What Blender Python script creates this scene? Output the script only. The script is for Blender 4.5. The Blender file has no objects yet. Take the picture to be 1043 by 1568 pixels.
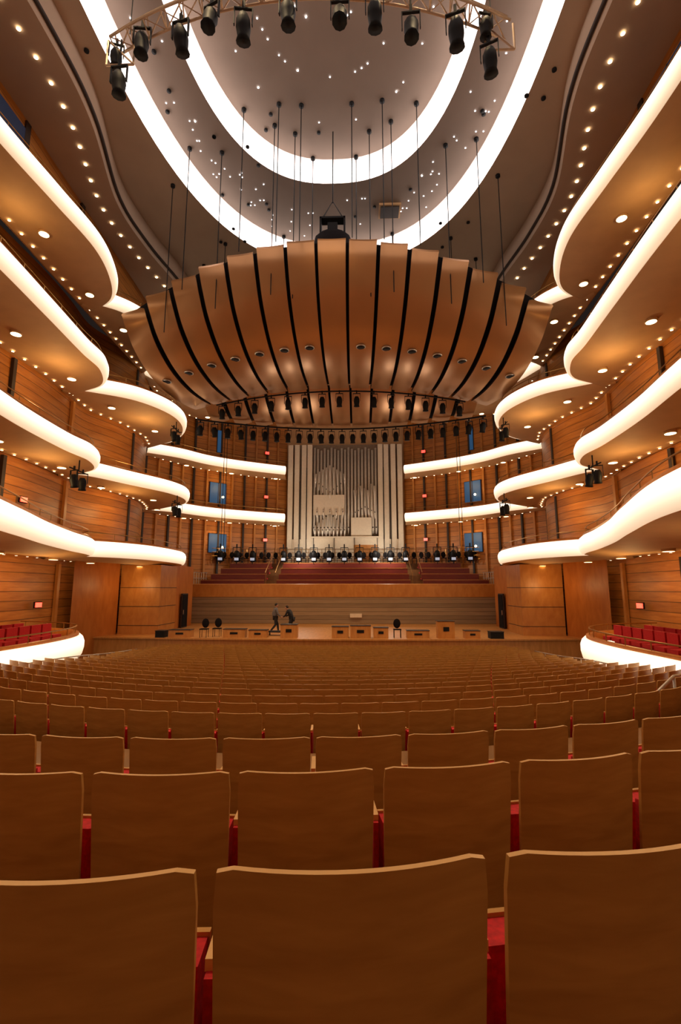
import bpy, math, random
from mathutils import Vector, Matrix
random.seed(4)
scene=bpy.context.scene
COL=scene.collection

# ------------------------------------------------------------ materials
def newmat(name):
    m=bpy.data.materials.new(name); m.use_nodes=True
    nt=m.node_tree; b=nt.nodes['Principled BSDF']
    return m,nt,b
def plain(name,col,rough=.5,metal=0,noise=.12,scale=6,spec=.5):
    m,nt,b=newmat(name)
    b.inputs['Roughness'].default_value=rough; b.inputs['Metallic'].default_value=metal
    b.inputs['Specular IOR Level'].default_value=spec
    tc=nt.nodes.new('ShaderNodeTexCoord'); n=nt.nodes.new('ShaderNodeTexNoise'); n.inputs['Scale'].default_value=scale
    n.inputs['Detail'].default_value=4
    r=nt.nodes.new('ShaderNodeValToRGB')
    r.color_ramp.elements[0].color=(*[c*(1-noise) for c in col],1)
    r.color_ramp.elements[1].color=(*[min(1,c*(1+noise)) for c in col],1)
    r.color_ramp.elements[0].position=.3; r.color_ramp.elements[1].position=.7
    nt.links.new(tc.outputs['Object'],n.inputs['Vector']); nt.links.new(n.outputs['Fac'],r.inputs['Fac'])
    nt.links.new(r.outputs['Color'],b.inputs['Base Color'])
    return m
def emis(name,col,s,base=(.8,.8,.8),sample=False):
    m,nt,b=newmat(name)
    b.inputs['Base Color'].default_value=(*base,1)
    b.inputs['Emission Color'].default_value=(*col,1); b.inputs['Emission Strength'].default_value=s
    b.inputs['Roughness'].default_value=.6
    if not sample: m.cycles.emission_sampling='NONE'
    return m
def wash_band(name,lo,mid,hi,slo,smid,shi,base):
    # mesh attribute 'glow' paints a hidden LED wash into the emission across the height
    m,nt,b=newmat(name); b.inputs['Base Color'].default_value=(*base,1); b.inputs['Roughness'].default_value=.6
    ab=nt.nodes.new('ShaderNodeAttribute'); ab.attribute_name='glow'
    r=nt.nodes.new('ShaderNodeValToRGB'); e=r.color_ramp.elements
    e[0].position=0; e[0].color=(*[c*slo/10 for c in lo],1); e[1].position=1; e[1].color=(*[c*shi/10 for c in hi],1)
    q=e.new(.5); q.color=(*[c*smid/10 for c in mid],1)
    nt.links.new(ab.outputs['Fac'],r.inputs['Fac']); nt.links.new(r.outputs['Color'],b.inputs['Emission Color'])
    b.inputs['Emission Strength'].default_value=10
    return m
def wood(name,c1,c2,rough=.35,sc=(1,1,12),groove=0,vert=0,spec=.4):
    m,nt,b=newmat(name)
    b.inputs['Roughness'].default_value=rough; b.inputs['Specular IOR Level'].default_value=spec
    g=nt.nodes.new('ShaderNodeNewGeometry') if groove else nt.nodes.new('ShaderNodeTexCoord')
    src=g.outputs['Position'] if groove else g.outputs['Object']
    mp=nt.nodes.new('ShaderNodeMapping'); mp.inputs['Scale'].default_value=sc
    nt.links.new(src,mp.inputs['Vector'])
    n=nt.nodes.new('ShaderNodeTexNoise'); n.inputs['Scale'].default_value=1.6; n.inputs['Detail'].default_value=8; n.inputs['Distortion'].default_value=.5
    nt.links.new(mp.outputs['Vector'],n.inputs['Vector'])
    r=nt.nodes.new('ShaderNodeValToRGB')
    r.color_ramp.elements[0].color=(*c1,1); r.color_ramp.elements[1].color=(*c2,1)
    r.color_ramp.elements[0].position=.3; r.color_ramp.elements[1].position=.72
    nt.links.new(n.outputs['Fac'],r.inputs['Fac'])
    out=r.outputs['Color']
    if groove:
        s=nt.nodes.new('ShaderNodeSeparateXYZ'); nt.links.new(src,s.inputs[0])
        d=nt.nodes.new('ShaderNodeMath'); d.operation='DIVIDE'; d.inputs[1].default_value=groove
        nt.links.new(s.outputs['Z'],d.inputs[0])
        fr=nt.nodes.new('ShaderNodeMath'); fr.operation='FRACT'; nt.links.new(d.outputs[0],fr.inputs[0])
        gt=nt.nodes.new('ShaderNodeMath'); gt.operation='GREATER_THAN'; gt.inputs[1].default_value=.07
        nt.links.new(fr.outputs[0],gt.inputs[0])
        fl=nt.nodes.new('ShaderNodeMath'); fl.operation='FLOOR'; nt.links.new(d.outputs[0],fl.inputs[0])
        wn=nt.nodes.new('ShaderNodeTexWhiteNoise'); wn.noise_dimensions='1D'; nt.links.new(fl.outputs[0],wn.inputs['W'])
        mr=nt.nodes.new('ShaderNodeMapRange'); mr.inputs['To Min'].default_value=.8; mr.inputs['To Max'].default_value=1.1
        nt.links.new(wn.outputs['Value'],mr.inputs['Value'])
        mu=nt.nodes.new('ShaderNodeMath'); mu.operation='MULTIPLY'; nt.links.new(gt.outputs[0],mu.inputs[0]); nt.links.new(mr.outputs[0],mu.inputs[1])
        ad=nt.nodes.new('ShaderNodeMath'); ad.operation='MAXIMUM'; ad.inputs[1].default_value=.25; nt.links.new(mu.outputs[0],ad.inputs[0])
        mx=nt.nodes.new('ShaderNodeVectorMath'); mx.operation='SCALE'
        nt.links.new(out,mx.inputs[0]); nt.links.new(ad.outputs[0],mx.inputs['Scale'])
        out=mx.outputs[0]
        bp=nt.nodes.new('ShaderNodeBump'); bp.inputs['Strength'].default_value=.4; bp.inputs['Distance'].default_value=.03
        nt.links.new(gt.outputs[0],bp.inputs['Height']); nt.links.new(bp.outputs[0],b.inputs['Normal'])
    nt.links.new(out,b.inputs['Base Color'])
    return m

M_seat=wood('seat_maple_ply',(.44,.205,.040),(.58,.295,.068),.42,(3,3,14))
M_seatedge=wood('seat_ply_edge',(.62,.34,.12),(.72,.42,.16),.4,(2,2,2))
M_red=plain('red_upholstery',(.50,.010,.012),.85,noise=.25,scale=60)
M_blackm=plain('black_metal',(.006,.006,.007),.6,.0,spec=.25)
M_dark=plain('dark_fabric',(.012,.010,.011),.9,spec=.1)
M_wall=wood('wall_cherry_panels',(.42,.14,.022),(.60,.24,.048),.42,(.5,.5,5),groove=.42)
M_wallp=wood('smooth_wood_panel',(.40,.12,.02),(.54,.19,.038),.4,(2,2,.6))
M_pier=wood('pier_wood',(.46,.17,.032),(.58,.25,.055),.4,(2,2,1))
M_plaster=plain('balcony_plaster',(.60,.36,.17),.7,noise=.05,scale=1.5)
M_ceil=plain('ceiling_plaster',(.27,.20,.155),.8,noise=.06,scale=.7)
M_ceil_lit=plain('ceiling_plaster_lit',(.50,.37,.27),.8,noise=.05,scale=.7)  # same plaster, base colour lightened in place of light from the rings
M_fascia=wash_band('lit_fascia',(1,.66,.38),(1,.79,.54),(1,.89,.72),.45,.95,1.75,(.75,.62,.48))  # fascia glow graded in the emission to mimic grazing LEDs
M_ring=wash_band('cove_light',(1,.88,.84),(1,.86,.80),(1,.80,.72),4.2,3.0,.35,(.8,.72,.68))  # riser wash graded into the emission instead of a hidden cove strip
M_bulb=emis('downlight_bulb',(1,.76,.46),10)
M_star=emis('star_bulb',(.85,.92,1),6)
M_lampw=emis('wall_lamp_glow',(1,.74,.38),7)
M_exit=emis('exit_red',(1,.02,.01),2.4)
M_blue=emis('dusk_window_glass',(.05,.24,.55),.20,(.02,.05,.1))
M_bluedk=emis('night_window_glass',(.03,.10,.3),.05,(.01,.02,.05))
M_floor=wood('auditorium_floor',(.18,.08,.025),(.26,.12,.04),.45,(4,1,1))
M_stage=wood('stage_maple',(.46,.20,.05),(.60,.28,.08),.4,(6,.8,1))
M_grey=wood('stage_wall_slats',(.30,.20,.11),(.38,.27,.16),.5,(.4,.4,6),groove=.3)
M_gold=plain('brass_rail',(.45,.25,.08),.35,.9)
M_truss=plain('truss_aluminium',(.62,.46,.32),.35,.4)
M_steel=plain('brushed_steel',(.62,.57,.50),.3,.8)
M_canopy=plain('canopy_veneer',(.45,.225,.088),.30,.45,noise=.08,scale=.4)
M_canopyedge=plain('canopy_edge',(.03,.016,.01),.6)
M_pipe=plain('organ_pipe_tin',(.86,.80,.70),.3,.25,noise=.06)
M_case=plain('organ_case_cream',(.80,.69,.53),.5,noise=.05)
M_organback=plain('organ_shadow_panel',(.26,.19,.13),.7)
M_bench=wood('choir_bench_red',(.15,.018,.012),(.22,.03,.018),.5)
M_skin=plain('skin',(.5,.27,.18),.6,noise=.05); M_hair=plain('hair',(.02,.012,.008),.7)
M_shirt=plain('grey_shirt',(.16,.16,.18),.8); M_black=plain('black_clothes',(.015,.015,.02),.85)
M_lens=emis('pale_lens',(.6,.75,1),.35,(.5,.55,.6))

# ------------------------------------------------------------ mesh builder
class MB:
    def __init__(s): s.v=[];s.f=[];s.m=[];s.mats=[];s.sm=[];s.g={}
    def mi(s,mat):
        if mat not in s.mats: s.mats.append(mat)
        return s.mats.index(mat)
    def add(s,vs,fs,mat,smooth=False,M=None):
        o=len(s.v); k=s.mi(mat)
        if M is not None: vs=[M@Vector(v) for v in vs]
        s.v+= [tuple(v) for v in vs]
        for f in fs:
            s.f.append(tuple(i+o for i in f)); s.m.append(k); s.sm.append(smooth)
    def box(s,c,d,mat,M=None,rz=0):
        x,y,z=[a/2 for a in d]
        vs=[(-x,-y,-z),(x,-y,-z),(x,y,-z),(-x,y,-z),(-x,-y,z),(x,-y,z),(x,y,z),(-x,y,z)]
        T=Matrix.Translation(c)@Matrix.Rotation(rz,4,'Z')
        if M is not None: T=M@T
        s.add(vs,[(0,3,2,1),(4,5,6,7),(0,1,5,4),(1,2,6,5),(2,3,7,6),(3,0,4,7)],mat,M=T)
    def tube(s,pts,r,mat,n=6,closed=False,rs=None):
        pts=[Vector(p) for p in pts]; N=len(pts); vs=[]
        for i,p in enumerate(pts):
            if closed: t=pts[(i+1)%N]-pts[i-1]
            else: t=pts[min(i+1,N-1)]-pts[max(i-1,0)]
            t.normalize()
            up=Vector((0,0,1)) if abs(t.z)<.9 else Vector((1,0,0))
            a=t.cross(up).normalized(); b=a.cross(t)
            rr=rs[i] if rs else r
            for k in range(n):
                an=2*math.pi*k/n; vs.append(p+a*math.cos(an)*rr+b*math.sin(an)*rr)
        fs=[]
        for i in range(N if closed else N-1):
            j=(i+1)%N
            for k in range(n):
                l=(k+1)%n; fs.append((i*n+k,i*n+l,j*n+l,j*n+k))
        if not closed: fs+= [tuple(range(n))[::-1],tuple((N-1)*n+k for k in range(n))]
        s.add(vs,fs,mat,n>5)
    def disc(s,c,r,mat,n=8,M=None):
        s.add([(c[0]+r*math.cos(2*math.pi*k/n),c[1]+r*math.sin(2*math.pi*k/n),c[2]) for k in range(n)],[tuple(range(n))],mat,M=M)
    def grid(s,rows,mat,smooth=True,closed_u=False,glow=None):
        n=len(rows[0]); vs=[p for r in rows for p in r]; fs=[]
        if glow is not None:
            o=len(s.v)
            for i in range(len(rows)):
                for k in range(n): s.g[o+i*n+k]=glow(i,k)
        for i in range(len(rows)-1):
            for k in range(n if closed_u else n-1):
                l=(k+1)%n; fs.append((i*n+k,i*n+l,(i+1)*n+l,(i+1)*n+k))
        s.add(vs,fs,mat,smooth)
    def ell(s,c,r,mat,M=None,nu=12,nv=8):
        vs=[];fs=[]
        for i in range(nv+1):
            th=math.pi*i/nv
            for k in range(nu):
                ph=2*math.pi*k/nu
                vs.append((c[0]+r[0]*math.sin(th)*math.cos(ph),c[1]+r[1]*math.sin(th)*math.sin(ph),c[2]+r[2]*math.cos(th)))
        for i in range(nv):
            for k in range(nu):
                l=(k+1)%nu; fs.append((i*nu+k,(i+1)*nu+k,(i+1)*nu+l,i*nu+l))
        s.add(vs,fs,mat,True,M)
    def mesh(s,name):
        me=bpy.data.meshes.new(name); me.from_pydata(s.v,[],s.f)
        for m in s.mats: me.materials.append(m)
        me.polygons.foreach_set('material_index',s.m); me.polygons.foreach_set('use_smooth',s.sm)
        if s.g:
            at=me.attributes.new('glow','FLOAT','POINT')
            for i,v in s.g.items(): at.data[i].value=v
        me.update(); return me
    def obj(s,name,parent=None):
        o=bpy.data.objects.new(name,s.mesh(name)); COL.objects.link(o)
        if parent: o.parent=parent
        return o
def empty(name,loc=(0,0,0)):
    o=bpy.data.objects.new(name,None); o.location=loc; COL.objects.link(o); o.empty_display_size=.2; return o
def catmull(P,n=8):
    out=[]; P=[Vector(p) for p in P]
    for i in range(len(P)-1):
        a=P[max(i-1,0)];b=P[i];c=P[i+1];d=P[min(i+2,len(P)-1)]
        for k in range(n):
            t=k/n
            out.append(.5*((2*b)+(c-a)*t+(2*a-5*b+4*c-d)*t*t+(3*b-a-3*c+d)*t**3))
    out.append(P[-1]); return out
def interp(P,y):
    if y<=P[0][1]: return P[0][0]
    for a,b in zip(P,P[1:]):
        if y<=b[1]:
            t=(y-a[1])/(b[1]-a[1]); return a[0]+(b[0]-a[0])*t
    return P[-1][0]
def lamp(name,loc,e,col=(1,.6,.28),r=.12,parent=None,spot=None):
    l=bpy.data.lights.new(name,'SPOT' if spot else 'POINT'); l.energy=e; l.color=col; l.shadow_soft_size=r
    if spot: l.spot_size=math.radians(spot); l.spot_blend=.6
    o=bpy.data.objects.new(name,l); o.location=loc; COL.objects.link(o)
    if parent: o.parent=parent
    return o

# ------------------------------------------------------------ walls
SIDEW=[(14,-10),(14,17),(14,21),(14.2,23.5),(14.5,26),(13.7,28.5),(13.5,31),(14.2,33.5),(15.2,35.6)]
BACKW=[(15.2,35.6),(12.9,39.8),(9.3,43),(5.6,45)]
side_s=catmull([Vector((x,y,0)) for x,y in SIDEW],6)
sidew=[(p.x,p.y) for p in side_s]
UW=[(12.9,-10),(12.9,14),(13.1,20),(13.3,25),(13.6,31),(14.2,34.5),(15.2,35.6)]
for s,nm in ((-1,'left'),(1,'right')):
    mb=MB()
    P=[(s*x,y) for x,y in sidew]
    mb.grid([[(x,y,-1.6) for x,y in P],[(x,y,18.0) for x,y in P]],M_wall)
    for y in (2,8,14,19.5,24.5,30):
        x=interp(SIDEW,y)
        for z0,z1 in ((-1.3,3.9),(4.7,8.3),(9.1,12.7),(13.5,17.1)):
            mb.box((s*(x-.08),y,(z0+z1)/2),(.16,.2,z1-z0),M_canopyedge if y!=24.5 else M_pier)
    mb.obj('wall_'+nm)
    mb=MB()
    P=[(s*x,y) for x,y in BACKW]
    mb.grid([[(x,y,3.0) for x,y in P],[(x,y,24.0) for x,y in P]],M_wall,False)
    for (a,b) in zip(BACKW,BACKW[1:]):
        for k in range(0,4):
            t=k/4+.02; x=a[0]+(b[0]-a[0])*t; y=a[1]+(b[1]-a[1])*t
            rz=math.atan2(b[1]-a[1],s*(b[0]-a[0]))
            mb.box((s*(x-.06),y-.08,12),(.16,.14,17),M_pier if k%2 else M_canopyedge,rz=rz)
    mb.obj('wall_back_'+nm)
    mb=MB()
    P=[(s*p.x,p.y) for p in catmull([Vector((x,y,0)) for x,y in UW],5)]
    mb.grid([[(x,y,17.2) for x,y in P],[(x,y,22.6) for x,y in P]],M_wall)
    for y in (13,17.5,22):
        mb.box((s*(interp(UW,y)-.07),y,19.9),(.14,.3,5.2),M_canopyedge)
    mb.obj('wall_upper_'+nm)
mb=MB(); mb.box((0,45.3,14),(11.4,.3,22),M_plaster); mb.obj('wall_behind_organ')
mb=MB(); mb.box((0,-10.2,11.5),(28.4,.3,26),M_wallp); mb.obj('wall_rear')

# ------------------------------------------------------------ balconies
TIERS={
1:(4.6,[[(7.3,-9.8),(7.2,0),(7.2,6),(7.6,10),(8.7,13.5),(9.8,16.5),(10.7,19.5),(11.2,21.6),(11.9,23.0),(13.7,23.9)],
   [(13.6,22.6),(12.4,23.0),(11.2,24.2),(10.4,26),(10.15,28.5),(10.3,31),(11,33),(12.2,34.3),(13.8,34.9)]]),
2:(8.9,[[(10.4,-9.8),(10.2,0),(10.2,8),(10.6,13),(11.1,16.5),(11.3,19.5),(11.25,21.3),(12.0,23),(13.8,24)],
   [(14,23.5),(12.9,24.4),(11.8,26.6),(10.6,29),(10.3,31),(10.9,32.8),(12.3,34),(14,34.6)]]),
3:(13.3,[[(10.4,-9.8),(10.2,0),(10.1,8),(10.3,13),(10.6,16.5),(10.9,19.5),(11.0,21.2),(11.9,22.9),(13.8,23.8)],
   [(14,23.2),(12.7,23.8),(11,25),(10,27),(9.95,29),(10.7,31),(12.1,32.6),(13.9,33.4)]]),
4:(17.7,[[(10.8,-9.8),(10.7,0),(10.7,8),(10.65,13),(10.4,16),(10.2,18.6),(10.6,20.7),(11.4,22.3),(12.9,23.4)],
   [(12.9,22.5),(11.6,23.3),(10.75,24.6),(10.4,26.4),(11,28.5),(12.4,30),(13.6,30.6)],
   [(13.6,31),(12.7,33.3),(11.5,35.8),(10.5,38),(9.5,39.5)]
   ]),
}
BK=[(14.9,35.2),(13.0,36.8),(11.5,38.8),(9.8,40.3),(7.6,41.7),(5.45,42.9)]
prof=[(-.02,-.40),(.10,-.38),(.18,-.26),(.23,-.05),(.23,.15),(.17,.30),(.08,.38),(-.12,.38)]
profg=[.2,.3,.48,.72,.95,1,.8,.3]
def sweep_profile(mb,P,prof,z,mat,flip,glow=None):
    rows=[]
    for i,p in enumerate(P):
        t=(P[min(i+1,len(P)-1)]-P[max(i-1,0)]).normalized()
        n=Vector((-t.y,t.x,0))*flip
        rows.append([(p.x+n.x*o,p.y+n.y*o,z+h) for o,h in prof])
    mb.grid(rows,mat,glow=(lambda i,k:glow[k]) if glow else None)
    return rows
def offset(P,d,flip):
    out=[]
    for i,p in enumerate(P):
        t=(P[min(i+1,len(P)-1)]-P[max(i-1,0)]).normalized(); n=Vector((-t.y,t.x,0))*flip
        out.append(p+n*d)
    return out
def walk(P,step,start=.3):
    out=[];d=start
    for a,b in zip(P,P[1:]):
        L=(b-a).length
        while d<L:
            out.append(a+(b-a)*(d/L)); d+=step
        d-=L
    return out
TROOT={}
for s,nm in ((-1,'left'),(1,'right')):
    for T,(z,segs) in TIERS.items():
        root=empty('balcony_tier'); TROOT[(s,T)]=root
        mbf=MB(); mbd=MB(); mbr=MB(); mbl=MB()
        allsegs=[(g,False) for g in segs]+([(BK,True)] if T in (2,3) else [])
        for g,back in allsegs:
            P=catmull([Vector((s*x,y,0)) for x,y in g],7)
            flip=1
            i=len(P)//2; t=(P[i+1]-P[i-1]).normalized(); n=Vector((-t.y,t.x,0))*flip
            if n.dot(Vector((0,20,0))-P[i])<0: flip=-flip
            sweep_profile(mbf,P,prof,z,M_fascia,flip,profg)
            W=[]
            for k,p in enumerate(P):
                if back:
                    q=catmull([Vector((s*x,y,0)) for x,y in [(15.2,35.7),(14.2,37.6),(12.9,39.7),(11,41.4),(8.6,43.3),(5.6,44.9)]],7)[k]
                    W.append(q)
                else:
                    wx=interp(SIDEW,p.y) if T<4 else interp(UW,p.y)
                    if p.y>35.6: wx=interp(BACKW,p.y)
                    W.append(Vector((s*wx,p.y,0)))
            mbd.grid([[(p.x,p.y,z-.4) for p in P],[(p.x*.6+q.x*.4,p.y*.6+q.y*.4,z-.58) for p,q in zip(P,W)],[(q.x,q.y,z-.45) for q in W]],M_plaster)
            mbd.grid([[(p.x,p.y,z+.1) for p in P],[(q.x,q.y,z+.6) for q in W]],M_floor)
            cap=offset(P,-.08,flip)
            sweep_profile(mbd,cap,[(.10,.38),(.10,.50),(-.12,.50),(-.12,.1)],z,M_wallp,flip)
            mbr.tube([(p.x,p.y,z+.80) for p in offset(P,-.12,flip)],.022,M_gold,5)
            for p in walk(offset(P,-.12,flip),1.3):
                mbr.tube([(p.x,p.y,z+.5),(p.x,p.y,z+.80)],.015,M_gold,4)
            Q=[q+(p-q).normalized()*.35 for p,q in zip(P,W) if (p-q).length>.7]
            if len(Q)>2:
                for p in walk(Q,.75): mbl.disc((p.x,p.y,z-.53),.055,M_bulb)
            R=[p+(q-p)*.5 for p,q in zip(P,W) if (p-q).length>1.2]
            if len(R)>2:
                for p in walk(R,4.2,2.0):
                    mbl.disc((p.x,p.y,z-.66),.19,M_lampw,12)
                    mbl.tube([(p.x,p.y,z-.54),(p.x,p.y,z-.65)],.22,M_plaster,12)
        mbf.obj('fascia',root); mbd.obj('deck_and_soffit',root); mbr.obj('guard_rail',root); mbl.obj('downlights',root)
        for y in ((11,20,27.5) if T<4 else (16,)):
            xi=interp([(a,b) for a,b in segs[0 if y<24 else 1]],y); xo=interp(SIDEW,y)
            e=(80 if T<4 else 50)*(.45 if (T==1 and y>24) else 1)
            lamp('soffit_lamp',(s*(xi+(xo-xi)*.4),y,z-1.75),e,(1,.62,.25),.25,parent=root)
        if T in (2,3): lamp('soffit_lamp',(s*10.6,40.6,z-1.9),40,(1,.64,.28),.25,parent=root)

# ------------------------------------------------------------ ceiling
def sup(a,b,yc,n=96,e=2.45,z=0):
    out=[]
    for k in range(n):
        t=2*math.pi*k/n; c=math.cos(t); q=math.sin(t)
        out.append(Vector((a*math.copysign(abs(c)**(2/e),c),yc+b*math.copysign(abs(q)**(2/e),q),z)))
    return out
R1=sup(8.9,15.3,14); R2=sup(6.3,10.2,13.8)
root=empty('ceiling')
mb=MB()
def rect_ray(p,c):
    d=(p-c); L=[]
    if abs(d.x)>1e-6: L.append(15.6/abs(d.x))
    if d.y>1e-6: L.append((45.4-c.y)/d.y)
    if d.y<-1e-6: L.append((-10.3-c.y)/d.y)
    return c+d*min(L)
c=Vector((0,14,0))
mb.grid([[(*rect_ray(p,c).xy,24.0) for p in R1],[(p.x,p.y,24.0) for p in R1]],M_ceil_lit,False,True)
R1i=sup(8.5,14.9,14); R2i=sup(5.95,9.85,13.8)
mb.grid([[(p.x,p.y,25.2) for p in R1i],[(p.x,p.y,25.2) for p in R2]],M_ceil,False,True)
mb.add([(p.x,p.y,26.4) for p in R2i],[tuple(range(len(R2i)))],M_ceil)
mb.obj('ceiling_plates',root)
mb=MB()
for A,B,z in ((R1,R1i,24.0),(R2,R2i,25.2)):
    rows=[]
    for k in range(9):
        t=k/8; o=math.sin(t*math.pi)*.30
        rows.append([(*(a+(b-a)*t+(a-b).normalized()*o).xy,z-.12*math.sin(t*math.pi)+1.2*t) for a,b in zip(A,B)])
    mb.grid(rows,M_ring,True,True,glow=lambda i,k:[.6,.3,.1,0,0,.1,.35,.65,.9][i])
mb.obj('cove_light_rings',root)
mb=MB()
for k in range(230):
    ring=k%3
    if ring==0:
        f=random.choice([.35,.6,.85]); p=sup(5.4*f,9*f,13.8,64)[random.randrange(64)]; z=26.36
    else: p=sup(random.choice([6.9,7.35,7.8,8.2]),random.choice([11.2,12.2,13.2,14.2]),14,128)[random.randrange(128)]; z=25.16
    if z<26 and (abs(p.x/6.3)**2.45+abs((p.y-13.8)/10.2)**2.45)<1.12: continue
    mb.disc((p.x,p.y,z),.038,M_star,6)
mb.obj('star_lights',root)
mb=MB()
for k in range(60):
    p=sup(random.choice([5,7.6,9.6]),random.choice([8,12.5,17]),14,64)[random.randrange(64)]
    z=26.37 if (abs(p.x/5.9)**2.45+abs((p.y-13.8)/9.8)**2.45)<1 else (25.17 if (abs(p.x/8.5)**2.45+abs((p.y-14)/14.9)**2.45)<1 else 23.97)
    mb.tube([(p.x,p.y,z),(p.x,p.y,z-.06)],.10,M_blackm,10)
mb.box((3.2,26.0,25.1),(1.3,1.1,.14),M_plaster); mb.box((3.2,26.0,25.0),(1.1,.9,.08),M_canopyedge)
mb.obj('ceiling_ports_and_vent',root)
CE=[(10.2,-10),(10.1,8),(9.9,14),(10.1,17.5),(11.2,22),(11.15,25.5),(10.6,29.2),(10.2,34),(9,38),(5.6,44.5)]
for s in (-1,1):
    P=catmull([Vector((s*x,y,0)) for x,y in CE],8)
    mb=MB()
    mb.grid([[(p.x,p.y,24.0) for p in P],[(p.x,p.y,22.85) for p in P],[(p.x+s*.12,p.y,22.6) for p in P],[(s*15.3,p.y,22.6) for p in P]],M_ceil_lit,False)
    mb.tube([(p.x-s*.03,p.y,22.85) for p in P],.09,M_canopyedge,6)
    for p in walk(P[:60],.95):
        if p.y>-5: mb.disc((p.x+s*1.0,p.y,22.55),.075,M_bulb,8)
    mb.obj('perimeter_soffit',root)

# ------------------------------------------------------------ acoustic canopy
root=empty('acoustic_canopy'); CAN=root
def canopy_row(profile,width0,width1,nst,zdrop,yback,th=.14,name='reflector_strip'):
    half=nst//2
    prof=catmull([Vector((0,a,b)) for a,b in profile],5)
    def pos(i,e,q,t,lift=0):
        w=width0+(width1-width0)*t
        n=abs(i*w)/10.0; g=.05+.009*abs(i)
        u=(i-.5+g+e*(1-2*g))*w
        z=q.z-zdrop[0]*(1-t)*n*n-zdrop[1]*t*n*n-.03*math.sin(e*math.pi)+lift
        z+=-.035*i*(e-.5)*w
        y=q.y+(yback[0]*(1-t)+yback[1]*t)*n*n
        return (u,y,z)
    for i in range(-half,half+1):
        mb=MB(); rows=[];rows2=[]
        for k,q in enumerate(prof):
            t=k/(len(prof)-1)
            r1=[pos(i,e/4,q,t) for e in range(5)]
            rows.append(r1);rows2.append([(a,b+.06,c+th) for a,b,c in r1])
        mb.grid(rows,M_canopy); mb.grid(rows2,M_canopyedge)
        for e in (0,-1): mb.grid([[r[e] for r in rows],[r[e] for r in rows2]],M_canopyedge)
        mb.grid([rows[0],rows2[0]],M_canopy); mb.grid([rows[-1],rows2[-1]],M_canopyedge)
        if name=='reflector_strip' and i!=0:
            r=rows[16][2]
            mb.tube([(r[0],r[1],r[2]+.02),(r[0],r[1],r[2]-.03)],.27,M_steel,16)
            mb.tube([(r[0],r[1],r[2]-.02),(r[0],r[1],r[2]-.04)],.22,M_blackm,16)
        mb.obj(name,root)
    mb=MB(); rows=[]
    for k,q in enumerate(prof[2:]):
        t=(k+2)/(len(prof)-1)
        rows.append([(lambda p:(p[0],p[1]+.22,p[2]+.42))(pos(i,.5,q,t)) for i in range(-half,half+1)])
    mb.grid(rows,M_dark); mb.obj('added_dark_backing',root)  # sheet added so the slots between strips show dark and block light
canopy_row([(21,19.3),(21.25,18.3),(22.2,16.95),(24.2,15.9),(27,15.5),(30.3,15.75)],1.52,1.34,15,(1.95,.9),(1.9,1.2))
canopy_row([(30.9,16.2),(32,15.8),(34,15.3),(36.2,15.05)],1.45,1.45,13,(.6,.5),(-.3,-3.5),name='rear_reflector_strip')
def spot(mb,p,s=1,tilt=.3,rz=0,lens=None):
    M=Matrix.Translation(p)@Matrix.Rotation(rz,4,'Z')
    T=M@Matrix.Rotation(tilt,4,'X')@Matrix.Scale(s,4)
    def tb(pts,r,mat,rs=None):
        m2=MB(); m2.tube(pts,r,mat,10,rs=rs); mb.add(m2.v,m2.f,mat,True,T)
    tb([(0,0,.10),(0,0,-.02),(0,0,-.18),(0,0,-.34),(0,0,-.44)],.1,M_blackm,rs=[.09,.15,.16,.13,.16])
    tb([(0,0,-.442),(0,0,-.45)],.13,lens or M_blackm)
    mb.box((-.19*s,0,.06*s),(.02*s,.06*s,.42*s),M_blackm,M); mb.box((.19*s,0,.06*s),(.02*s,.06*s,.42*s),M_blackm,M)
    mb.box((0,0,.27*s),(.40*s,.06*s,.03*s),M_blackm,M); mb.box((0,0,.36*s),(.06*s,.06*s,.18*s),M_blackm,M)
mb=MB()
for i in range(-12,13):
    x=i*.82; n=abs(x)/10
    spot(mb,(x,36.0-3.9*n*n,14.3-.5*n*n),1.3,random.uniform(-.1,.4),random.uniform(-.3,.3))
for i in range(-7,8):
    x=i*1.15
    spot(mb,(x,30.6+1.0*(x/10)**2,15.15-.8*(x/10)**2),1.25,.2)
pts=[(x,36.0-3.9*(x/10)**2,14.85-.5*(x/10)**2) for x in [k*.5-10 for k in range(41)]]
mb.tube(pts,.06,M_blackm,6)
pts=[(x,30.7+1.0*(x/10)**2,15.7-.8*(x/10)**2) for x in [k*.5-8.5 for k in range(35)]]
mb.tube(pts,.05,M_blackm,6)
for s in (-1,1):
    mb.tube([(s*8.2,33.4,14.5),(s*8.2,33.4,5.5)],.02,M_blackm,4); mb.tube([(s*8.4,33.4,14.5),(s*8.4,33.4,5.5)],.02,M_blackm,4)
mb.obj('canopy_spotlights',root)
mb=MB()
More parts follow.
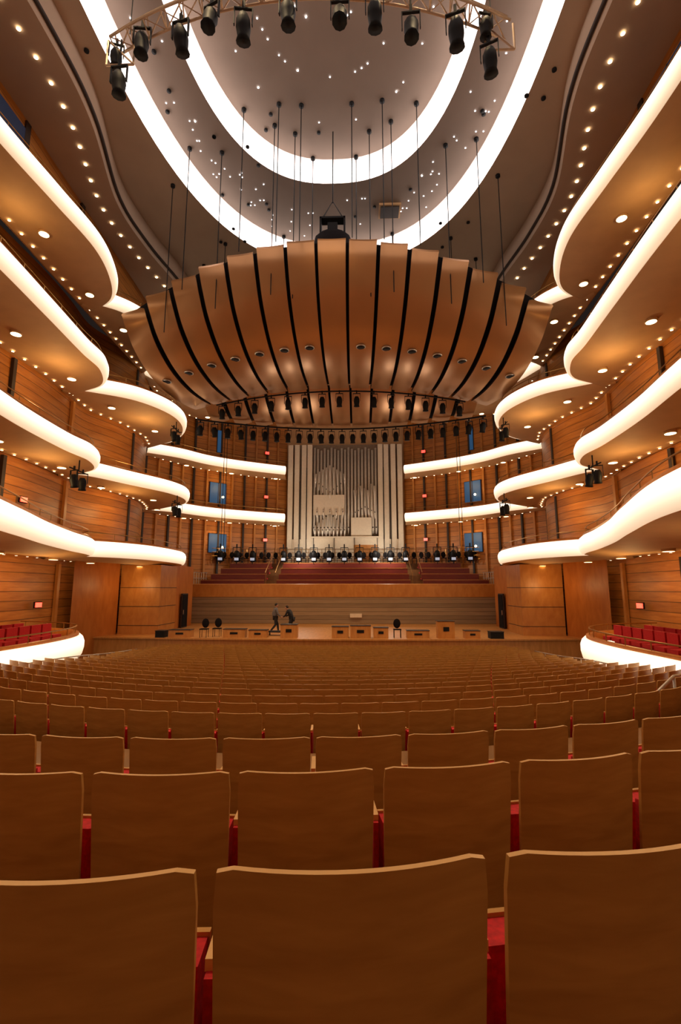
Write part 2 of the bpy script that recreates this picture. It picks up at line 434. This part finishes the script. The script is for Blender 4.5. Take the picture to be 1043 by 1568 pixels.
for x,y,zb in ((-8.6,22.5,0),(-5.8,21.8,0),(-3,21.5,0),(-1.2,23.5,0),(1.2,23.5,0),(3,21.5,0),(5.8,21.8,0),(8.6,22.5,0),(-7,27,0),(-3.5,28,0),(3.5,28,0),(7,27,0),(-9,29,0),(9,29,0),(-2,22,0),(1.9,22,0),
   (-4.4,20.6,18.5),(-1.5,20.5,18.9),(1.0,20.5,19),(4.2,20.6,18.6),(-7.4,21.5,17.2),(7.3,21.5,17.2),(-2.6,20.4,18.8),(2.5,20.4,18.8)):
    inside=(abs(x/6)**2.45+abs((y-13.8)/9.8)**2.45)<1
    in1=(abs(x/8.5)**2.45+abs((y-14)/14.9)**2.45)<1
    zt=26.4 if inside else (25.2 if in1 else 24)
    if not zb:
        zb=17.0-.02*x*x if y<24 else 16.6-.02*x*x
    mb.tube([(x,y,zb),(x,y,zt)],.024,M_blackm,4)
    mb.tube([(x,y,zt-.12),(x,y,zt)],.12,M_blackm,8)
mb.obj('suspension_cables',root)
mb=MB()
mb.grid([[(.0+r*math.cos(a),21.9+r*.6*math.sin(a),z) for a in [k*math.pi/8 for k in range(16)]] for r,z in ((.01,20.35),(.7,20.3),(.9,20.1),(1.0,19.3),(1.02,19.1),(.01,19.05))],M_dark,True,True)
mb.obj('loudspeaker_housing',root)
mb=MB()
for x in (-.6,.6): mb.box((x,21.9,20.7),(.09,.5,.9),M_blackm)
mb.box((0,21.9,21.1),(1.3,.5,.1),M_blackm); mb.box((0,21.9,20.6),(.5,.4,.5),M_blackm)
mb.tube([(-.6,21.9,21.1),(0,21.9,22.2),(.6,21.9,21.1)],.03,M_blackm,5); mb.tube([(0,21.9,22.1),(0,21.9,26.3)],.03,M_blackm,5)
mb.obj('loudspeaker_frame',root)

# ------------------------------------------------------------ curved lighting truss
root=empty('lighting_truss')
mb=MB()
arc=[Vector((x,9.15+1.05*(x/5)**2,16.45)) for x in [-5+k*.5 for k in range(21)]]
for dy,dz in ((-.22,0),(.22,0),(0,.4)):
    mb.tube([(p.x,p.y+dy,p.z+dz) for p in arc],.035,M_truss,6)
for a,b in zip(arc,arc[1:]):
    for (d1,e1),(d2,e2) in (((-.22,0),(.22,0)),((.22,0),(0,.4)),((0,.4),(-.22,0))):
        mb.tube([(a.x,a.y+d1,a.z+e1),(b.x,b.y+d2,b.z+e2)],.018,M_truss,4)
        mb.tube([(a.x,a.y+d1,a.z+e1),(a.x,a.y+d2,a.z+e2)],.018,M_truss,4)
for s in (-1,1):
    x=s*4.75
    for dx in (-.35,.35):
        mb.tube([(x+dx,10.1,16.5),(x+dx,10.1,15.75)],.03,M_truss,5)
    mb.tube([(x-.35,10.1,15.75),(x+.35,10.1,15.75)],.03,M_truss,5); mb.tube([(x-.35,10.1,16.5),(x+.35,10.1,15.75)],.025,M_truss,5)
mb.obj('truss_frame',root)
mb=MB()
for x,dz,sc in ((-4.75,-.7,1.1),(-4.9,.1,.9),(-4.1,.1,1.1),(-3.0,-.2,1.1),(-2.2,-.0,1.1),(-1.4,-.35,1.1),(-.35,-.15,1.1),(.85,-.35,1.1),(1.65,-.1,1.1),(2.5,-.4,1.1),(3.6,-.1,1.2),(4.45,-.6,1.1),(4.4,.3,.9)):
    spot(mb,(x,9.15+1.05*(x/5)**2,16.1+dz),sc,random.uniform(-.5,.4),random.uniform(-.4,.4))
    if dz<-.12: mb.tube([(x,9.15+1.05*(x/5)**2,16.1+dz+.3),(x,9.15+1.05*(x/5)**2,16.5)],.025,M_blackm,5)
mb.obj('truss_spotlights',root)
mb=MB()
for x in (-4.6,-2.5,0,2.5,4.6): mb.tube([(x,9.3+1.05*(x/5)**2,16.8),(x,9.3+1.05*(x/5)**2,26.3)],.015,M_blackm,4)
mb.obj('truss_cables',root)
for s in (-1,1):
    for (x,y,z,T) in ((9.9,28.3,12.0,3),(11.4,21.0,7.6,2),(10.1,29.6,7.6,2)):
        mb=MB()
        for k in (-.35,.35):
            spot(mb,(s*(x+.1),y+k,z),1.1,.2,k)
        mb.tube([(s*(x+.1),y-.7,z+.35),(s*(x+.1),y+.7,z+.35)],.03,M_blackm,5)
        mb.tube([(s*(x+.1),y,z+.35),(s*(x+.1),y,z+.85)],.03,M_blackm,5)
        mb.obj('spotlight_bar',TROOT[(s,T)])

# ------------------------------------------------------------ organ
root=empty('pipe_organ')
mb=MB()
mb.box((0,44.6,5.9),(10.6,.8,2.4),M_case)
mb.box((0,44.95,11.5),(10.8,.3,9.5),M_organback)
for s in (-1,1):
    for k,x in enumerate((3.3,3.85,4.5,5.12)):
        mb.box((s*x,44.2+.08*(k%2),11.1),(.44,.4,9.9),M_case)
    mb.box((s*4.2,43.95,9.0),(.05,.05,7.0),M_blackm); mb.box((s*3.57,43.95,9.8),(.05,.05,8.0),M_blackm)
mb.box((0,44.1,6.35),(6.2,.12,1.7),M_case)
mb.box((1.9,44.02,5.7),(2.2,.08,1.7),M_pier)
for x in (-2.9,-1.0,.85,2.95): mb.box((x,44.0,6.2),(.05,.1,2.0),M_canopyedge)
mb.box((0,43.95,7.25),(6.2,.4,.12),M_case); mb.box((0,44.0,4.9),(10.6,.3,.2),M_case)
mb.box((-1.5,44.25,10.3),(2.9,.14,1.9),M_case); mb.box((1.5,44.25,8.2),(1.9,.14,1.8),M_case)
mb.obj('organ_case',root)
mb=MB()
def pipe(x,y,z0,z1,r,flare=False):
    if flare: mb.tube([(x,y,z0),(x,y,z0+.4),(x,y,z1-.9),(x,y,z1)],r,M_pipe,10,rs=[.02,r*.7,r,r*2.0])
    else: mb.tube([(x,y,z0),(x,y,z0+.45),(x,y,z1)],r,M_pipe,10,rs=[.03,r,r])
    mb.box((x,y-r*.96,z0+.62),(r*.9,.03,.10),M_blackm)
for i in range(19):
    x=-2.9+i*.322
    pipe(x,44.6,7.6,15.9-.35*((i*7)%5)/5,.115)
for i in range(9):
    k=abs(i-4)
    pipe(-2.75+i*.34,44.0,11.9-.26*(4-k),14.0-.20*k,.065,True)
for i in range(9):
    k=abs(i-4)
    pipe(-2.75+i*.34,43.95,7.3,8.35+.26*(4-k),.085)
for i in range(7): pipe(.95+i*.3,43.9,9.4-.16*abs(i-3),11.6+.2*((i*3)%4),.085,i%2==0)
for i in range(5): pipe(-2.6+i*.6,44.05,9.0,9.9,.07)
mb.obj('organ_pipes',root)
lamp('organ_lamp',(-3.6,40.3,6.0),330,(1,.88,.72),.3,root); lamp('organ_lamp',(3.6,40.3,6.0),330,(1,.88,.72),.3,root)

# ------------------------------------------------------------ choir terrace & stage
mb=MB()
xs=[-13.6+k*27.2/24 for k in range(25)]
fr=lambda x:26.3+.004*x*x
mb.grid([[(x,38.0,0) for x in xs],[(x,fr(x),0) for x in xs],[(x,fr(x),-.08) for x in xs],[(x,fr(x)+.1,-.1) for x in xs],[(x,fr(x)+.1,-1.3) for x in xs]],M_stage,False)
mb.obj('stage_floor')
bw=lambda x:37.3+.003*x*x
mb=MB()
xs2=[-13.0+k*26.0/24 for k in range(25)]
mb.grid([[(x,bw(x),0) for x in xs2],[(x,bw(x),2.0) for x in xs2]],M_grey,False)
mb.grid([[(x,bw(x)-.06,2.0) for x in xs2],[(x,bw(x)-.06,2.95) for x in xs2],[(x,bw(x)+.25,3.0) for x in xs2]],M_pier,False)
mb.box((1.0,37.2,.62),(.9,.06,.3),M_case)
mb.obj('wall_stage')
root=empty('choir_terrace')
mb=MB()
for r in range(4):
    y=38.3+r*1.05; z=2.7+r*.5
    mb.box((0,y+.5,z-.6),(23-r*1.2,1.05,1.2),M_floor)
    for (x0,x1) in ((-11.4+r*.5,-6.3),(-5.3,5.3),(6.3,11.4-r*.5)):
        mb.box(((x0+x1)/2,y+.3,z+.32),(x1-x0,.08,.5),M_bench)
        mb.box(((x0+x1)/2,y+.3,z+.60),(x1-x0,.12,.05),M_pier)
        mb.box(((x0+x1)/2,y+.62,z+.22),(x1-x0,.45,.10),M_red)
mb.box((0,43.2,3.5),(17,1.2,2.6),M_floor)
mb.obj('bench_rows',root)
mb=MB()
def rail(mb,P,z,h,mat,post=.9,bars=2):
    for b in range(bars): mb.tube([(p[0],p[1],z+h*(1-b/bars)) for p in P],.025,mat,5)
    for p in walk([Vector((*p[:2],0)) for p in P],post,.05): mb.tube([(p.x,p.y,z),(p.x,p.y,z+h)],.02,mat,4)
rail(mb,[(-11.4,41),(-8.5,42.2),(-5.5,42.55),(5.5,42.55),(8.5,42.2),(11.4,41)],4.75,1.3,M_gold,.6,4)
rail(mb,[(-11.8,38.0),(-11.2,39.6)],3.0,.9,M_steel,.3); rail(mb,[(11.8,38.0),(11.2,39.6)],3.0,.9,M_steel,.3)
for x in (-5.8,5.8):
    rail(mb,[(x-.35,38.4),(x-.35,38.5)],3.0,.9,M_gold,.2,2); mb.tube([(x-.4,38.4,3.9),(x-.4,42.3,5.8)],.03,M_gold,5); mb.tube([(x+.4,38.4,3.9),(x+.4,42.3,5.8)],.03,M_gold,5)
mb.obj('terrace_guard_rail',root)
mb=MB()
def chair(mb,x,y,z,mat=M_dark):
    mb.box((x,y,z+.45),(.42,.42,.05),mat); mb.ell((x,y+.2,z+.75),(.2,.05,.26),mat)
    for a in (-.18,.18):
        for b in (-.18,.18): mb.tube([(x+a,y+b,z),(x+a,y+b,z+.45)],.015,M_blackm,4)
for i in range(18):
    for s_ in (-1,1): chair(mb,s_*(.45+i*.62),42.0-.012*max(0,i-8)**2,4.75,M_dark)
mb.obj('choir_chairs',root)
mb=MB()
for i in range(-8,9):
    x=i*1.32; y=41.7-.018*max(0,abs(x)-5)**2*1.5
    if abs(i) in (5,): continue
    spot(mb,(x,y,5.65),1.7,.5,0,M_lens)
    mb.box((x,y-.05,5.12),(.34,.12,.22),M_lens)
    mb.tube([(x,y,4.7),(x,y,6.2)],.035,M_blackm,5)
mb.obj('terrace_spotlights',root)

for s,nm in ((-1,'left'),(1,'right')):
    mb=MB()
    mb.box((s*11.8,30.0,1.4),(2.4,2.6,5.3),M_pier)
    for z in (-.6,.5,1.6,2.7): mb.box((s*11.8,30.0,z),(2.43,2.63,.03),M_canopyedge)
    mb.obj('stage_pier_casing',TROOT[(s,1)])
    mb=MB(); mb.box((s*10.85,33.6,1.15),(.10,1.1,2.3),M_canopyedge); mb.box((s*10.83,33.6,1.15),(.12,.95,2.15),M_dark); mb.box((s*10.75,33.2,1.05),(.06,.05,.3),M_steel)
    mb.obj('door_1' if s<0 else 'door_2')
    mb=MB()
    P=[Vector((s*11,31.4,0)),Vector((s*11,35.6,0)),Vector((s*13.2,36.9,0))]
    mb.grid([[(p.x,p.y,-.1) for p in P],[(p.x,p.y,4.2) for p in P]],M_wallp,False)
    mb.obj('wall_stage_'+nm)
    mb=MB()
    mb.grid([[(s*14,25.5,-1.3),(s*13.05,28.6,-1.3)],[(s*14,25.5,4.2),(s*13.05,28.6,4.2)]],M_wallp,False)
    mb.obj('wall_wing_'+nm)
    root=empty('side_parterre')
    PP=[(9.3,-9.8),(9.4,4),(9.5,9),(9.35,13),(9.2,16),(9.5,18.3),(10.4,20),(12,21.2),(13.9,21.7)]
    P=catmull([Vector((s*x,y,0)) for x,y in PP],7)
    flip=1
    i=len(P)//2; t=(P[i+1]-P[i-1]).normalized(); n=Vector((-t.y,t.x,0))*flip
    if n.dot(Vector((0,12,0))-P[i])<0: flip=-flip
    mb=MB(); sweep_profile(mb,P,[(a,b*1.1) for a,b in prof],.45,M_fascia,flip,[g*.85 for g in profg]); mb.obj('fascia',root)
    mb=MB()
    mb.grid([[(p.x,p.y,-1.4) for p in P],[(p.x,p.y,.1) for p in P]],M_case,False)
    mb.grid([[(p.x,p.y,.45) for p in P],[(s*13.8,p.y,.6) for p in P]],M_floor,False)
    sweep_profile(mb,offset(P,-.08,flip),[(.10,.38),(.10,.48),(-.12,.48),(-.12,.1)],.48,M_wallp,flip)
    rail(mb,[(p.x,p.y) for p in offset(P,-.1,flip)],.96,.25,M_gold,1.2,1)
    for y in [4+k*.62 for k in range(24)]:
        for x in (10.6,11.7):
            if x>interp(PP,y)+.6: mb.box((s*x,y,1.0),(.12,.52,.7),M_red); mb.box((s*(x-.25),y,.9),(.45,.5,.12),M_red)
    mb.obj('parterre_floor_and_seats',root)
    mb=MB()
    Q=catmull([Vector(q) for q in [(s*9.05,8.5,.72),(s*9.02,11,.62),(s*8.95,14,.45),(s*8.85,17,.32),(s*9.05,20,.05),(s*9.2,23,-.15)]],4)
    for h in (.0,-.22,-.44): mb.tube([(q.x,q.y,q.z+h) for q in Q],.022,M_steel,6)
    for q in walk(Q,.8): mb.tube([(q.x,q.y,q.z-1.1),(q.x,q.y,q.z)],.02,M_steel,5)
    mb.obj('stair_hand_rail',root)
# vomitory hand rail at the right cross aisle
mb=MB()
Q=[Vector((x,6.41+.0487*x*x,z)) for x,z in ((5.25,.45),(5.3,.80),(5.7,1.0),(6.3,1.28),(7.2,1.28),(8.5,1.28))]
mb.tube(Q,.026,M_steel,8); mb.tube([q-Vector((0,0,.28)) for q in Q[2:]],.02,M_steel,8)
for q in (Q[2],Q[3],Q[4],Q[5]): mb.tube([q,q-Vector((0,0,1.1))],.022,M_steel,6)
mb.obj('aisle_hand_rail')

def box_obj(name,c,d,mat,rz=0,frame=M_blackm,globe=False):
    mb=MB(); mb.box((0,.03,0),(d[0]+.08,d[1],d[2]+.08),frame); mb.box((0,-.02,0),d,mat)
    if d[0]>.6: mb.box((0,-.07,0),(.05,.03,d[2]),frame)
    if globe: mb.ell((.35,-.3,-.35),(.10,.10,.10),M_lampw); mb.tube([(.35,-.3,-.25),(.35,0,-.2)],.02,M_blackm,5)
    o=mb.obj(name); o.location=c; o.rotation_euler=(0,0,rz); return o
n_=0
for s in (-1,1):
    for z in (15.2,11.0,7.0): box_obj('exit_sign',(s*7.3,43.75,z),(.36,.06,.24),M_exit,s*-.45)
    box_obj('exit_sign',(s*13.8,22.5,1.9),(.34,.06,.22),M_exit,s*-1.4)
    box_obj('exit_sign',(s*13.8,20.8,6.6),(.34,.06,.22),M_exit,s*-1.4)
    for x,y,z,w,h in ((11.1,41.4,15.6,.45,2.0),(11.1,41.4,10.9,1.5,1.8),(11.0,41.5,6.5,1.6,1.6)):
        n_+=1
        box_obj('window_%d'%n_,(s*x,y-.12,z),(w,.08,h),M_blue,-s*.72,M_canopyedge,z<12)
    n_+=1
    box_obj('window_%d'%n_,(s*12.75,15.5,20.3),(3.2,.08,3.0),M_bluedk,-s*math.pi/2,M_canopyedge)
mb=MB()
for s in (-1,1):
    for z in (15.0,10.8,6.6,2.4):
        for y in (6,12,17.5):
            x=interp(SIDEW,y)-.12
            mb.box((s*x,y,z),(.12,.26,.26),M_case)
mb.obj('wall_speaker_boxes')

def crate(x,y,w,h,mat):
    mb=MB(); mb.box((0,0,h/2),(w,.6,h),mat); mb.box((0,0,h+.01),(w+.04,.64,.03),M_canopyedge); mb.box((0,-.31,h*.55),(w*.35,.02,h*.25),M_blackm)
    o=mb.obj('stage_equipment_case'); o.location=(x,y,0)
for x,w,h,m in ((-5.6,1.2,.45,M_stage),(-4.3,1.0,.4,M_stage),(.2,.9,.6,M_stage),(1.3,1.1,.65,M_stage),(2.4,.8,.55,M_stage),(4.4,1.2,.4,M_stage),(5.9,.9,.9,M_pier),(-8.6,1.2,.4,M_pier),(7.3,.8,.4,M_pier),(-2.6,.9,.7,M_stage),(8.6,.7,.35,M_blackm),(-9.7,.5,.35,M_blackm)):
    crate(x,27.1,w,h,m)
for x,y in ((-7.3,27.0),(-6.7,27.4),(3.3,27.1)):
    mb=MB(); chair(mb,0,0,0); o=mb.obj('stage_chair'); o.location=(x,y,0)

# ------------------------------------------------------------ people
def person(name,loc,rz,joints,shirt,trou):
    root=empty(name,loc); root.rotation_euler=(0,0,rz)
    def chain(nm,verts,edges,rad,mat,rootv=0):
        me=bpy.data.meshes.new(nm); me.from_pydata(verts,edges,[]); me.materials.append(mat)
        o=bpy.data.objects.new(nm,me); COL.objects.link(o); o.parent=root
        sk=o.modifiers.new('s','SKIN')
        for i,v in enumerate(me.skin_vertices[0].data): v.radius=(rad[i],rad[i]); v.use_root=(i==rootv)
        o.modifiers.new('u','SUBSURF').levels=1; o.modifiers['u'].render_levels=2
        sk.use_smooth_shade=True
    J=joints
    chain('trousers',[J['hip'],J['hl'],J['kl'],J['al'],J['hr'],J['kr'],J['ar']],[(0,1),(1,2),(2,3),(0,4),(4,5),(5,6)],[.14,.11,.075,.055,.11,.075,.055],trou)
    chain('top',[J['hip'],J['chest'],J['neck'],J['sl'],J['el'],J['wl'],J['sr'],J['er'],J['wr']],[(0,1),(1,2),(1,3),(3,4),(4,5),(1,6),(6,7),(7,8)],[.14,.17,.06,.08,.055,.04,.08,.055,.04],shirt,1)
    mb=MB()
    h=Vector(J['head'])
    mb.tube([Vector(J['neck'])-Vector((0,0,.03)),h],.055,M_skin,8)
    mb.ell(h,(.075,.095,.115),M_skin); mb.ell(h+Vector((0,-.02,.035)),(.083,.098,.10),M_hair)
    mb.ell(h+Vector((0,.095,-.01)),(.012,.02,.022),M_skin)
    for a in (-1,1):
        mb.ell(h+Vector((a*.078,0,-.01)),(.01,.02,.03),M_skin); mb.ell(h+Vector((a*.03,.088,.012)),(.012,.008,.008),M_hair)
    mb.ell(h+Vector((0,.086,-.055)),(.025,.01,.006),M_red)
    for w,e in (('wl','el'),('wr','er')):
        W=Vector(J[w]); d=(W-Vector(J[e])).normalized()
        mb.tube([W,W+d*.04,W+d*.10],.03,M_skin,8,rs=[.024,.034,.034])
        for k in range(4):
            o=Vector((0,(k-1.5)*.018,0)); L=[.065,.08,.075,.06][k]
            a=W+d*.09+o; b=a+d*L*.55; q=b+(d+Vector((0,.4,0))).normalized()*L*.45
            mb.tube([a,b,q],.009,M_skin,6)
        mb.tube([W+d*.04+Vector((0,.03,0)),W+d*.08+Vector((0,.06,0)),W+d*.11+Vector((0,.062,0))],.01,M_skin,6)
    for an in ('al','ar'):
        a=Vector(J[an]); mb.ell(a+Vector((0,.06,-.045)),(.05,.14,.045),M_blackm)
    mb.obj('head_hands_shoes',root)
walkj=dict(hip=(0,0,.95),hl=(-.09,0,.9),kl=(-.1,.17,.5),al=(-.1,.22,.09),hr=(.09,0,.9),kr=(.1,.0,.48),ar=(.1,-.3,.13),
  chest=(0,.03,1.3),neck=(0,.03,1.5),head=(0,.06,1.64),sl=(-.2,.02,1.42),el=(-.25,-.12,1.15),wl=(-.24,-.06,.9),sr=(.2,.02,1.42),er=(.25,.1,1.15),wr=(.22,.28,.98))
stoop=dict(hip=(0,0,.9),hl=(-.1,0,.86),kl=(-.12,.14,.48),al=(-.12,.05,.09),hr=(.1,0,.86),kr=(.13,.18,.47),ar=(.13,.3,.09),
  chest=(0,.16,1.22),neck=(0,.27,1.40),head=(0,.36,1.52),sl=(-.2,.2,1.34),el=(-.24,.32,1.08),wl=(-.16,.5,.98),sr=(.2,.2,1.34),er=(.24,.32,1.08),wr=(.16,.5,1.0))
person('stagehand_walking',(-3.85,29.8,0),-1.2,walkj,M_shirt,M_black)
person('stagehand_stooping',(-2.75,29.2,0),1.3,stoop,M_black,M_black)
mb=MB(); mb.box((0,0,.22),(1.6,.7,.06),M_blackm)
for a in (-.65,.65):
    for b in (-.28,.28): mb.tube([(a,b,0.05),(a,b,.22)],.03,M_blackm,6); mb.ell((a,b,.05),(.05,.05,.05),M_blackm)
o=mb.obj('equipment_dolly'); o.location=(-3.3,28.3,0)

# ------------------------------------------------------------ auditorium floor + seats
ZT=lambda y:(2.19 if y<1.5 else 2.01 if y<2.6 else 1.82) if y<4.5 else 1.27-.12*(y-5.9)+.0023*(y-5.9)**2
def CC(y):
    if y<4: return .055
    if y<6: return .05
    return .05+(.004-.05)*min(1,(y-6)/18)
rows=[-3.0,-2.0,-1.0,0.0-.02,1.0,2.0,3.08,5.9]+[5.9+k*1.02 for k in range(1,20)]
ZF={}
for y in rows: ZF[y]=(ZT(y)-.9) if y>.5 else ZT(1)-.9+.17*(1-y)
mb=MB(); X=[-9.3+k*18.6/40 for k in range(41)]
grid=[]
rr=rows
for i,y in enumerate(rr):
    z=ZF[y]; y0=y-.35 if i else -9.8; y1=(rr[i+1]-.35) if i<len(rr)-1 else 26.6
    for yy in (y0,y1):
        cc=CC(y) if i<len(rr)-1 or yy==y0 else 0
        if i==0 and yy==y0: cc=0
        if yy==y1 and i<len(rr)-1: cc=CC(rr[i+1])
        grid.append([(x,yy+cc*x*x,z) for x in X])
mb.grid(grid,M_floor,False); mb.obj('floor')

def seat_mesh(lowpoly=False):
    mb=MB(); nx,nz=(6,3) if lowpoly else (14,10)
    def P(i,k,off):
        u=-1+2*i/nx; w=k/nz
        hx=.262-.012*(1-w)
        if k==nz and abs(u)>.99: hx-=.006
        x=u*hx; z=.2+.70*w
        if k==nz: z-=(.010 if abs(u)>.99 else 0)
        y=-.045*(1-u*u)-.07*w+off
        return (x,y,z)
    th=.014
    A=[[P(i,k,0) for i in range(nx+1)] for k in range(nz+1)]
    B=[[P(i,k,th) for i in range(nx+1)] for k in range(nz+1)]
    mb.grid(A,M_seat); mb.grid(B,M_seat)
    mb.grid([A[-1],B[-1]],M_seatedge,False); mb.grid([A[0],B[0]],M_seat,False)
    for e in (0,-1): mb.grid([[r[e] for r in A],[r[e] for r in B]],M_seat,False)
    sub=A[1:max(2,int(nz*.78))+1]
    C=[[(x*.94,y+th+.002,z) for x,y,z in r] for r in sub]; D=[[(x*.90,y+.06,z-.01) for x,y,z in r] for r in sub]
    mb.grid(D,M_red); mb.grid([C[-1],D[-1]],M_red); mb.grid([[r[0] for r in C],[r[0] for r in D]],M_red); mb.grid([[r[-1] for r in C],[r[-1] for r in D]],M_red)
    mb.box((0,.15,.44),(.46,.09,.36),M_red); mb.box((0,.202,.44),(.47,.016,.38),M_seat)
    mb.box((.276,.13,.44),(.020,.26,.46),M_red); mb.box((.276,.13,.68),(.026,.22,.022),M_seatedge)
    mb.box((.276,.12,.11),(.026,.12,.22),M_steel); mb.box((.276,.12,.01),(.06,.26,.02),M_steel)
    return mb
hi=seat_mesh().mesh('auditorium_seat'); lo=seat_mesh(True)
big=MB()
offs={1.0:1.18,2.0:.99,3.08:1.19}
for ri,y in enumerate(rows):
    if y<.5: continue
    c=CC(y); z=ZF[y]
    lim=8.5 if y<18 else 8.8
    x0=offs.get(y,.27*(ri%2)+.1)
    for dirn in (1,-1):
        x=x0 if dirn==1 else x0-.55*math.cos(math.atan(2*c*x0))
        while abs(x)<lim:
            rz=math.atan(2*c*x)
            if y<7:
                o=bpy.data.objects.new('auditorium_seat',hi); o.location=(x,y+c*x*x,z); o.rotation_euler=(0,0,rz); COL.objects.link(o)
            else:
                M=Matrix.Translation((x,y+c*x*x,z))@Matrix.Rotation(rz,4,'Z')
                off=len(big.v)
                if not big.mats: big.mats=list(lo.mats)
                big.v+=[tuple(M@Vector(v)) for v in lo.v]
                big.f+=[tuple(i+off for i in f) for f in lo.f]; big.m+=lo.m; big.sm+=lo.sm
            x+=dirn*.555*math.cos(rz)
big.obj('auditorium_seat_rows')

for x,y in ((-3,7),(4,9),(0,18)):
    lamp('house_light',(x,y,23.4),3200 if y<12 else 7500,(1,.72,.38),.3,spot=75)
for x in (-5,0,5): lamp('stage_light',(x,32,14.2),1000,(1,.70,.38),.2,spot=85)

w=bpy.data.worlds.new('World'); scene.world=w; w.use_nodes=True
w.node_tree.nodes['Background'].inputs[0].default_value=(.05,.035,.03,1); w.node_tree.nodes['Background'].inputs[1].default_value=.3
cd=bpy.data.cameras.new('camera'); cam=bpy.data.objects.new('camera',cd); COL.objects.link(cam)
cd.sensor_fit='VERTICAL'; cd.sensor_height=36; cd.sensor_width=24; cd.lens=740/1568.6*36
cam.location=(1.2,0,2.7); cam.rotation_euler=(math.radians(90+8.9),0,math.radians(2.1))
cd.clip_start=.05; cd.clip_end=200
scene.camera=cam
scene.view_settings.view_transform='Standard'
